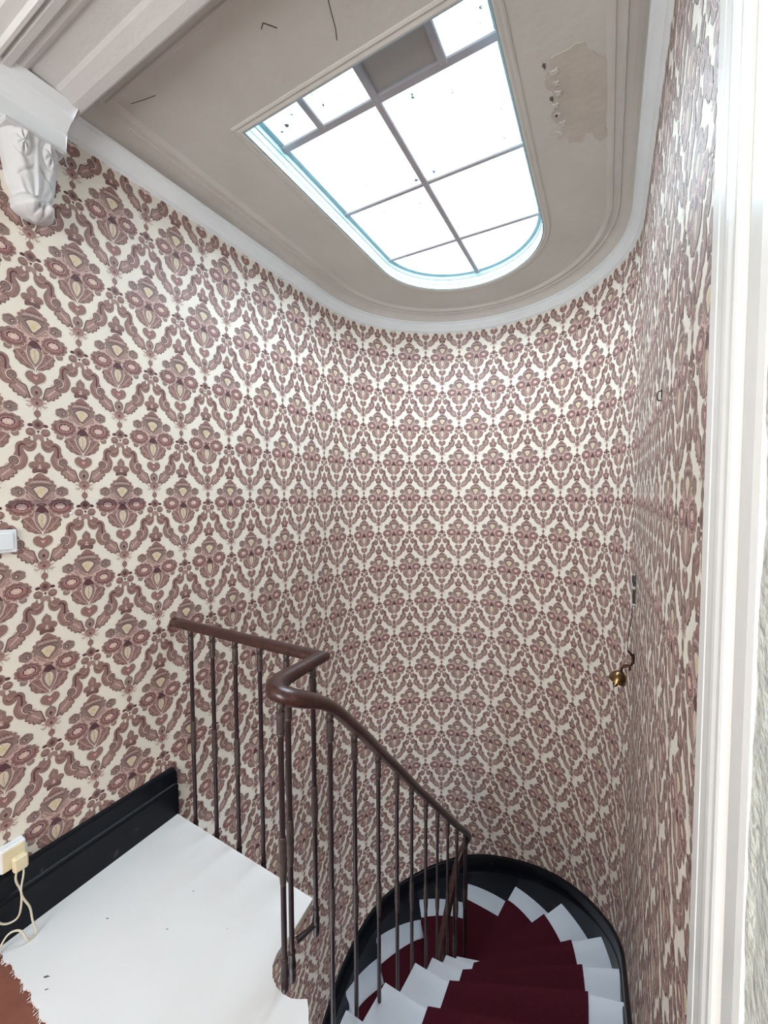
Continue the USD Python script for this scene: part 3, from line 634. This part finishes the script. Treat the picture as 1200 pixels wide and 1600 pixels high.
# the outer ends keep to a smooth curve close to the wall
dth = [math.atan2(y - YC, x - XM) for x, y in O_]
fO = CubicSpline(kk, O_)
def fOut(t):
    p = np.array(fO(t))
    return np.array([min(p[0], 0.122), p[1]])
def nos(t, lo='I', hi='O'):
    """nosing line at step parameter t as a smooth polyline from the inner to the outer end"""
    pts = [np.array(fI(t)), np.array(fCI(t)), np.array(fCO(t)), fOut(t)]
    return pts
def strip(k, a, b, n=6, z=0.0, th=0.03, lead=0.0):
    """slab of tread k between curves a and b (functions of t)"""
    ts = np.linspace(k - 1 - 0.06, k, n)
    A = [a(t) for t in ts]; B = [b(t) for t in ts]
    return Polygon(np.vstack([A, B[::-1]])).buffer(0)
def line(f): return lambda t: np.asarray(f(t), float)
st = thing('staircase', 'winding staircase of white painted steps turning down to the left', 'staircase')
carp = []
NK = 17
for k in range(1, NK):
    z = -RISE * k
    lead = 0.08 if k < 12 else 0.18
    ts = np.linspace(k - 1 - lead, k, 9)
    left = [np.asarray(fI(t)) for t in ts]; right = [fOut(t) for t in ts]
    front = [np.asarray(fI(k)), np.asarray(fCI(k)), np.asarray(fCO(k)), fOut(k)]
    poly = Polygon(np.vstack([left, front[1:3], right[::-1], [np.asarray(fCO(k - 1 - lead)), np.asarray(fCI(k - 1 - lead))]])).buffer(0)
    obj('tread', extrude(poly, z - 0.034, z), M['sky_tinted_white'], st)
    # riser under the nosing, set back
    s_ = 0.10 if k < 11 else 0.14
    rp = [np.asarray(fI(k - s_)), np.asarray(fCI(k - s_)), np.asarray(fCO(k - s_)), fOut(k - s_)]
    obj('riser', extrude(LineString(rp).buffer(0.008, cap_style=2, join_style=2), z - RISE - 0.02, z - 0.033), M['sky_tinted_white'], st)
    # carpet on the tread and down the riser
    ci = [np.asarray(fCI(t)) for t in ts]; cc = [np.asarray(fCO(t)) for t in ts]
    ext = (np.asarray(fCI(k)) - np.asarray(fCI(k - .05))); ext = ext / np.linalg.norm(ext) * 0.008
    ext2 = (np.asarray(fCO(k)) - np.asarray(fCO(k - .05))); ext2 = ext2 / np.linalg.norm(ext2) * 0.008
    cp = Polygon(np.vstack([ci, [ci[-1] + ext, cc[-1] + ext2], cc[::-1]])).buffer(0)
    carp.append(extrude(cp, z - 0.001, z + 0.007))
    lip = Polygon([ci[-1], ci[-1] + ext, cc[-1] + ext2, cc[-1]])
    carp.append(extrude(lip, z - 0.036, z + 0.001))
    b0, b1 = np.asarray(fCI(k - s_ + .04)), np.asarray(fCO(k - s_ + .04))
    carp.append(extrude(LineString([b0, b1]).buffer(0.006, cap_style=2), z - RISE, z - 0.03))
obj('stair_carpet', cat(carp), M['carpet'], label='dark burgundy carpet runner down the middle of the winding stairs', category='carpet')
# inner string (closed side of the flight over the well)
t = np.linspace(0.6, 16, 140)
rows = []
for a in t:
    p = np.asarray(fI(a)); q = np.asarray(fI(min(a + .03, 16))) - np.asarray(fI(a - .03)); q = q / (np.linalg.norm(q) + 1e-9); n = np.array([-q[1], q[0]])
    zt = -RISE * math.floor(a + 0.04) - RISE - 0.036 if False else -RISE * a - 0.235
    rows.append([(p[0] + n[0] * -0.012, p[1] + n[1] * -0.012, zt), (p[0] + n[0] * 0.006, p[1] + n[1] * 0.006, zt), (p[0] + n[0] * 0.006, p[1] + n[1] * 0.006, zt - 0.16), (p[0] - n[0] * 0.012, p[1] - n[1] * 0.012, zt - 0.16)])
obj('string_board', skin(rows), M['string'], st, smooth=30, label='dark wooden string along the stair well')
# soffit of the flight
rows = []
for a in t:
    z = -RISE * a - 0.37
    p, q = np.asarray(fI(a)), fOut(a)
    rows.append([(p[0], p[1], z), (q[0], q[1], z), (q[0], q[1], z - 0.02), (p[0], p[1], z - 0.02)])
obj('soffit', skin(rows), M['room_wall'], st, smooth=30)

# ------------------------------------------------------------------ black skirting that climbs round the stair wall
sk_th = [(-0.9, 0), (0, 0)]
def wall_at(s):
    """arc length from the left wall's near end, -> wall plan point and inward normal"""
    p, n = wall_point(np.array([s]), 0.0); return p[0], n[0]
def z_top(s):
    th = 180 - math.degrees((s - S_END_LEFT) / RAD)        # 180 at the left tangent, 0 at the right tangent
    return float(PchipInterpolator([-120, -60, -30, 0, 16, 29.2, 51, 78, 97.7, 128, 150, 168.5, 180, 215, 270], [-.02, -.40, -.68, -.945, -1.062, -1.160, -1.302, -1.482, -1.60, -1.815, -1.96, -2.16, -2.30, -2.74, -3.3])(th)), th
def tread_gap(th): return float(np.interp(th, [-60, 0, 8, 25, 50, 74, 100, 150, 175, 200], [.011, .011, .013, .014, .045, .070, .073, .072, .062, .045]))
rows = []
for s in np.linspace(YC - 0.55, S_END_LEFT + ARC + YC - 0.79, 260):
    p, n = wall_at(s); zt, th = z_top(s); g = max(0.024, tread_gap(th) + 0.004); up = 0.018
    prof = [(0, zt + .004), (up - .004, zt), (up, zt - .006), (up, zt - .082), (g - .002, zt - .086), (g, zt - .094), (g, zt - .62), (0, zt - .62)]
    rows.append([(p[0] + n[0] * d, p[1] + n[1] * d, z) for d, z in prof])
obj('baseboard_back', skin(rows), M['black'], smooth=25, label='black painted skirting climbing round the curved stair wall', category='skirting board', kind='structure')

# ------------------------------------------------------------------ railing
rl = thing('stair_railing', 'mahogany handrail on slim dark iron balusters following landing and stairs', 'railing')
tops = [(1.09, .74), (1.265, .568), (1.447, .377), (1.621, .192), (1.783, .013), (1.965, -.18), (2.138, -.363), (2.314, -.547), (2.49, -.735), (2.66, -.905)]
HR = 0.904
down = [(-.875, .899, HR - .002), (-.845, .896, HR - .007), (-.818, .924, HR - .024), (-.804, .980, HR - .054), (-.797, 1.057, .800), (-.800, 1.165, .700), (-.808, 1.300, .565)] + [(-.82, y, z + .032) for y, z in tops[2:]]
wreath = [(-.832, 2.735, -.975), (-.862, 2.755, -1.06), (-.892, 2.735, -1.15), (-.905, 2.66, -1.25), (-.91, 2.50, -1.42), (-.91, 2.3, -1.62), (-.91, 2.0, -1.90), (-.91, 1.7, -2.2)]
part_b = curve([(-.905, .985, HR), (-.897, .925, HR)] + down + wreath, 200)
level = [(-.905, 1.16, HR), (-.905, 1.05, HR)]
RAILP = [(-.028, -.020), (-.031, -.010), (-.031, .002), (-.028, .011), (-.020, .019), (-.009, .0235), (0, .0245), (.009, .0235), (.020, .019), (.028, .011), (.031, .002), (.031, -.010), (.028, -.020), (.018, -.026), (-.018, -.026)]
def rail(path, first_m=None, last_m=None):
    P = np.asarray(path, float); T = np.gradient(P, axis=0); T /= np.linalg.norm(T, axis=1, keepdims=True); rows = []
    for i, (p, t_) in enumerate(zip(P, T)):
        h = np.array([t_[0], t_[1], 0]); h /= np.linalg.norm(h); side = np.array([h[1], -h[0], 0]); upv = np.cross(side, t_)
        k = 0.78 * (1 + 0.22 * math.exp(-((p[1] - .93) / .07) ** 2))
        row = np.array([p + side * a * k + upv * b * k for a, b in RAILP])
        m = first_m if (i == 0 and first_m is not None) else last_m if (i == len(P) - 1 and last_m is not None) else None
        if m is not None:                        # mitre: slide the ring along t onto the mitre plane
            m = np.asarray(m, float)
            row = np.array([q - t_ * (((q - p) @ m) / (t_ @ m)) for q in row])
        rows.append(row)
    return skin(rows)
mit = np.array([1.0, -1.0, 0]) / math.sqrt(2)
a_path = np.array([(XL + .002, 1.16, HR), (XL + .3, 1.16, HR), (-1.2, 1.16, HR), (-.905, 1.16, HR)])
b_path = np.vstack([level, part_b])
v, f = cat([rail(a_path, last_m=mit), rail(b_path, first_m=mit)])
obj('handrail', (v, f), M['mahogany'], rl, smooth=35, label='polished dark mahogany handrail')

def cap_profile(): return [(.006, 0), (.0115, -.004), (.0145, -.012), (.0145, -.018), (.0105, -.027), (.0150, -.030), (.0150, -.034), (.0115, -.037), (.0130, -.045), (.0140, -.060), (.0132, -.082), (.0148, -.086), (.0148, -.090), (.012, -.093), (.0142, -.096), (.0138, -.100), (.0098, -.104)]
def knuckle_profile(): return [(.0098, .075), (.0125, .072), (.0135, .050), (.0132, .008), (.0152, .004), (.0152, -.002), (.0132, -.005), (.0138, -.030), (.0118, -.062), (.0098, -.078)]
def foot_profile(): return [(.0098, .075), (.0135, .070), (.0135, .062), (.011, .058), (.0135, .03), (.0150, .026), (.0150, .014), (.0125, .010), (.0135, -.01), (.0125, -.03), (.008, -.036), (.002, -.038)]
def baluster(x, y, ztop, zbot, knuckle, bracket=None, foot=True):
    s = obj('baluster', lathe([(.0086, zbot), (.0086, ztop - .10), (.0078, ztop - .05), (.0078, ztop)], 14, (x, y, 0)), M['iron'], rl, smooth=40)
    obj('capital', lathe([(r * .88, z) for r, z in cap_profile()[::-1]], 16, (x, y, ztop + .002)), M['iron_worn'], s, smooth=40, label='cast ball and fluted collar')
    if knuckle is not None: obj('knuckle', lathe([(r * .88, z) for r, z in knuckle_profile()[::-1]], 16, (x, y, knuckle)), M['iron_worn'], s, smooth=40, label='cast middle sleeve with a ring')
    if foot: obj('foot', lathe([(r * .88, z) for r, z in foot_profile()[::-1]], 14, (x, y, zbot)), M['iron'], s, smooth=40, label='cast foot collar')
    if bracket is not None:
        b = np.array(bracket, float); a = np.array([x, y, zbot + .012]); e = np.array([b[0], b[1], zbot - 0.004])
        obj('bracket', tube([a, a * .6 + e * .4 + (0, 0, -.004), e], [.011, .008, .012], 8), M['iron'], s, smooth=40, label='iron arm fixing the foot to the step edge')
BZ = HR - 0.019
for x in (-1.643, -1.498, -1.356, -1.214, -1.072): baluster(x, 1.162, BZ, -0.09, 0.385, (x, 1.10))
baluster(-.893, 1.10, BZ, -0.065, 0.385, (-.925, 1.03))
baluster(-.868, .945, BZ, -0.055, 0.385, None)
baluster(-.835, .876, BZ - .004, 0.012, 0.395, None)
for i, (y, z) in enumerate(tops):
    x = -.814 if i == 0 else -.830
    tt = float(np.interp(y, I_[:10, 1], kk[:10])); zn = -RISE * tt - 0.20
    baluster(x, y, z + .010, zn - 0.02, z - (z - zn) * 0.50, (x + .012, y + .01))
for (x, y, z) in [(-.845, 2.742, -1.02), (-.905, 2.66, -1.27), (-.91, 2.46, -1.48), (-.91, 2.26, -1.68), (-.91, 2.06, -1.87)]:
    baluster(x, y, z, z - 0.95, z - 0.48, None)

# ------------------------------------------------------------------ small things on the walls
sw = thing('light_switch', 'white square rocker light switch at the left edge of the wall', 'light switch')
obj('plate', rbox(XL + .0005, XL + .010, .520, .600, 1.304, 1.382, .003), M['plastic'], sw)
obj('rocker', rbox(XL + .009, XL + .0135, .532, .589, 1.315, 1.371, .002), M['plastic'], sw)
so = thing('power_socket', 'ivory surface socket box above the black skirting at the left', 'socket')
obj('box', rbox(XL + .0005, XL + .034, .508, .577, .242, .322, .004), M['plastic'], so)
obj('rim', rbox(XL + .033, XL + .038, .512, .573, .246, .317, .002), M['ivory'], so)
pl = thing('plug', 'ivory plug with two cords pushed into the socket box', 'plug')
obj('plug_body', rbox(XL + .038, XL + .062, .534, .573, .236, .286, .005), M['ivory'], pl)
px = XL + .054
c1_ = curve([(px, .543, .240), (px + .004, .539, .205), (px + .004, .548, .172), (px + .008, .545, .112), (px - .005, .532, .075), (px - .012, .512, .078), (px - .015, .49, .105), (px - .015, .46, .115)], 60)
c2_ = curve([(px, .559, .240), (px + .004, .553, .195), (px + .008, .548, .165), (px + .012, .567, .098), (px + .02, .573, .036), (px + .03, .572, .004), (px + .035, .556, .006), (px + .02, .538, .045), (px + .005, .516, .052), (px + .0, .495, .03), (px + .0, .478, .006), (px + .01, .44, -.008)], 90)
obj('cord', tube(c1_, .0032, 8), M['cord'], pl, smooth=50)
obj('cord', tube(c2_, .0032, 8), M['cord'], pl, smooth=50)
nl = obj('nail', lathe([(.001, -.004), (.0045, -.002), (.0045, .001), (.002, .003)][::1], 10), M['plastic'], label='small white nail head in the left wall beside the dark seam', category='nail')
UsdGeom.Xformable(nl).AddTranslateOp().Set(Gf.Vec3d(XL + .002, .764, 1.428)); UsdGeom.Xformable(nl).AddRotateYOp().Set(90.0)

hk = thing('wall_hook', 'tiny black hook on the grazing right wall', 'hook')
hk0 = np.array([XR, 1.402, 1.772])
obj('shank', tube(curve([hk0 + (0, 0, .012), hk0 + (-.008, 0, .012), hk0 + (-.012, 0, 0), hk0 + (-.009, 0, -.013), hk0 + (-.002, 0, -.012)], 20), .0016, 6), M['dark_metal'], hk, smooth=50)
obj('base_pin', rbox(XR - .003, XR, 1.397, 1.407, 1.766, 1.790, .001), M['dark_metal'], hk)

# brass wall lamp low on the right wall, its cable box above
SY = 2.27
ls = thing('wall_lamp', 'small brass wall lamp arm with a bell shade at the right edge of the curve', 'lamp')
def rot_y(m, deg, at):
    t_ = trimesh.Trimesh(*m, process=False); t_.apply_transform(trimesh.transformations.rotation_matrix(math.radians(deg), (0, 1, 0), at)); return t_.vertices, t_.faces
obj('arm', tube(curve([(XR - .03, SY, .725), (XR - .016, SY, .712), (XR - .008, SY, .69), (XR - .010, SY, .665), (XR - .026, SY, .648), (XR - .044, SY, .644), (XR - .052, SY, .632), (XR - .052, SY, .615)], 40), .0052, 10), M['brass_dark'], ls, smooth=50)
obj('back_plate', rot_y(lathe([(.002, 0), (.022, .002), (.026, .006), (.018, .012), (.004, .014)], 16, (XR, SY, .69)), -90, (XR, SY, .69)), M['brass_dark'], ls, smooth=40)
obj('curl', tube(curve([(XR - .046, SY, .646), (XR - .034, SY, .654), (XR - .022, SY, .648), (XR - .018, SY, .634), (XR - .026, SY, .628)], 20), .0042, 8), M['brass_dark'], ls, smooth=50)
bell = lathe([(.004, .0), (.012, -.002), (.022, -.010), (.034, -.026), (.038, -.044), (.040, -.056), (.036, -.058), (.034, -.046), (.028, -.026)], 20, (XR - .052, SY, .618))
obj('bell_shade', rot_y(bell, 22, (XR - .052, SY, .618)), M['brass'], ls, smooth=40)
obj('shade_stud', rot_y(lathe([(.001, 0), (.010, .003), (.012, .012), (.006, .02), (.001, .021)], 12, (XR - .076, SY, .556)), 200, (XR - .076, SY, .556)), M['brass'], ls, smooth=40)
cb = thing('cable_box', 'narrow dark connector strip with a thin wire on the right wall above the lamp', 'connector')
CY = 2.33
obj('strip', rbox(XR - .012, XR + .001, CY - .02, CY + .02, .935, 1.05, .002), M['dark_metal'], cb)
obj('clamp', rbox(XR - .018, XR, CY - .022, CY + .022, 1.02, 1.035, .002), M['bar'], cb, label='pale clamp')
obj('clamp', rbox(XR - .018, XR, CY - .022, CY + .022, .938, .950, .002), M['bar'], cb, label='pale clamp')
obj('stub', rbox(XR - .016, XR, CY - .012, CY + .012, 1.05, 1.085, .002), M['dark_metal'], cb)
obj('wire', tube(curve([(XR - .012, CY, .94), (XR - .016, CY - .01, .86), (XR - .026, SY + .02, .80), (XR - .030, SY, .76), (XR - .03, SY, .728)], 30), .0016, 6), M['dark_metal'], cb, smooth=50)
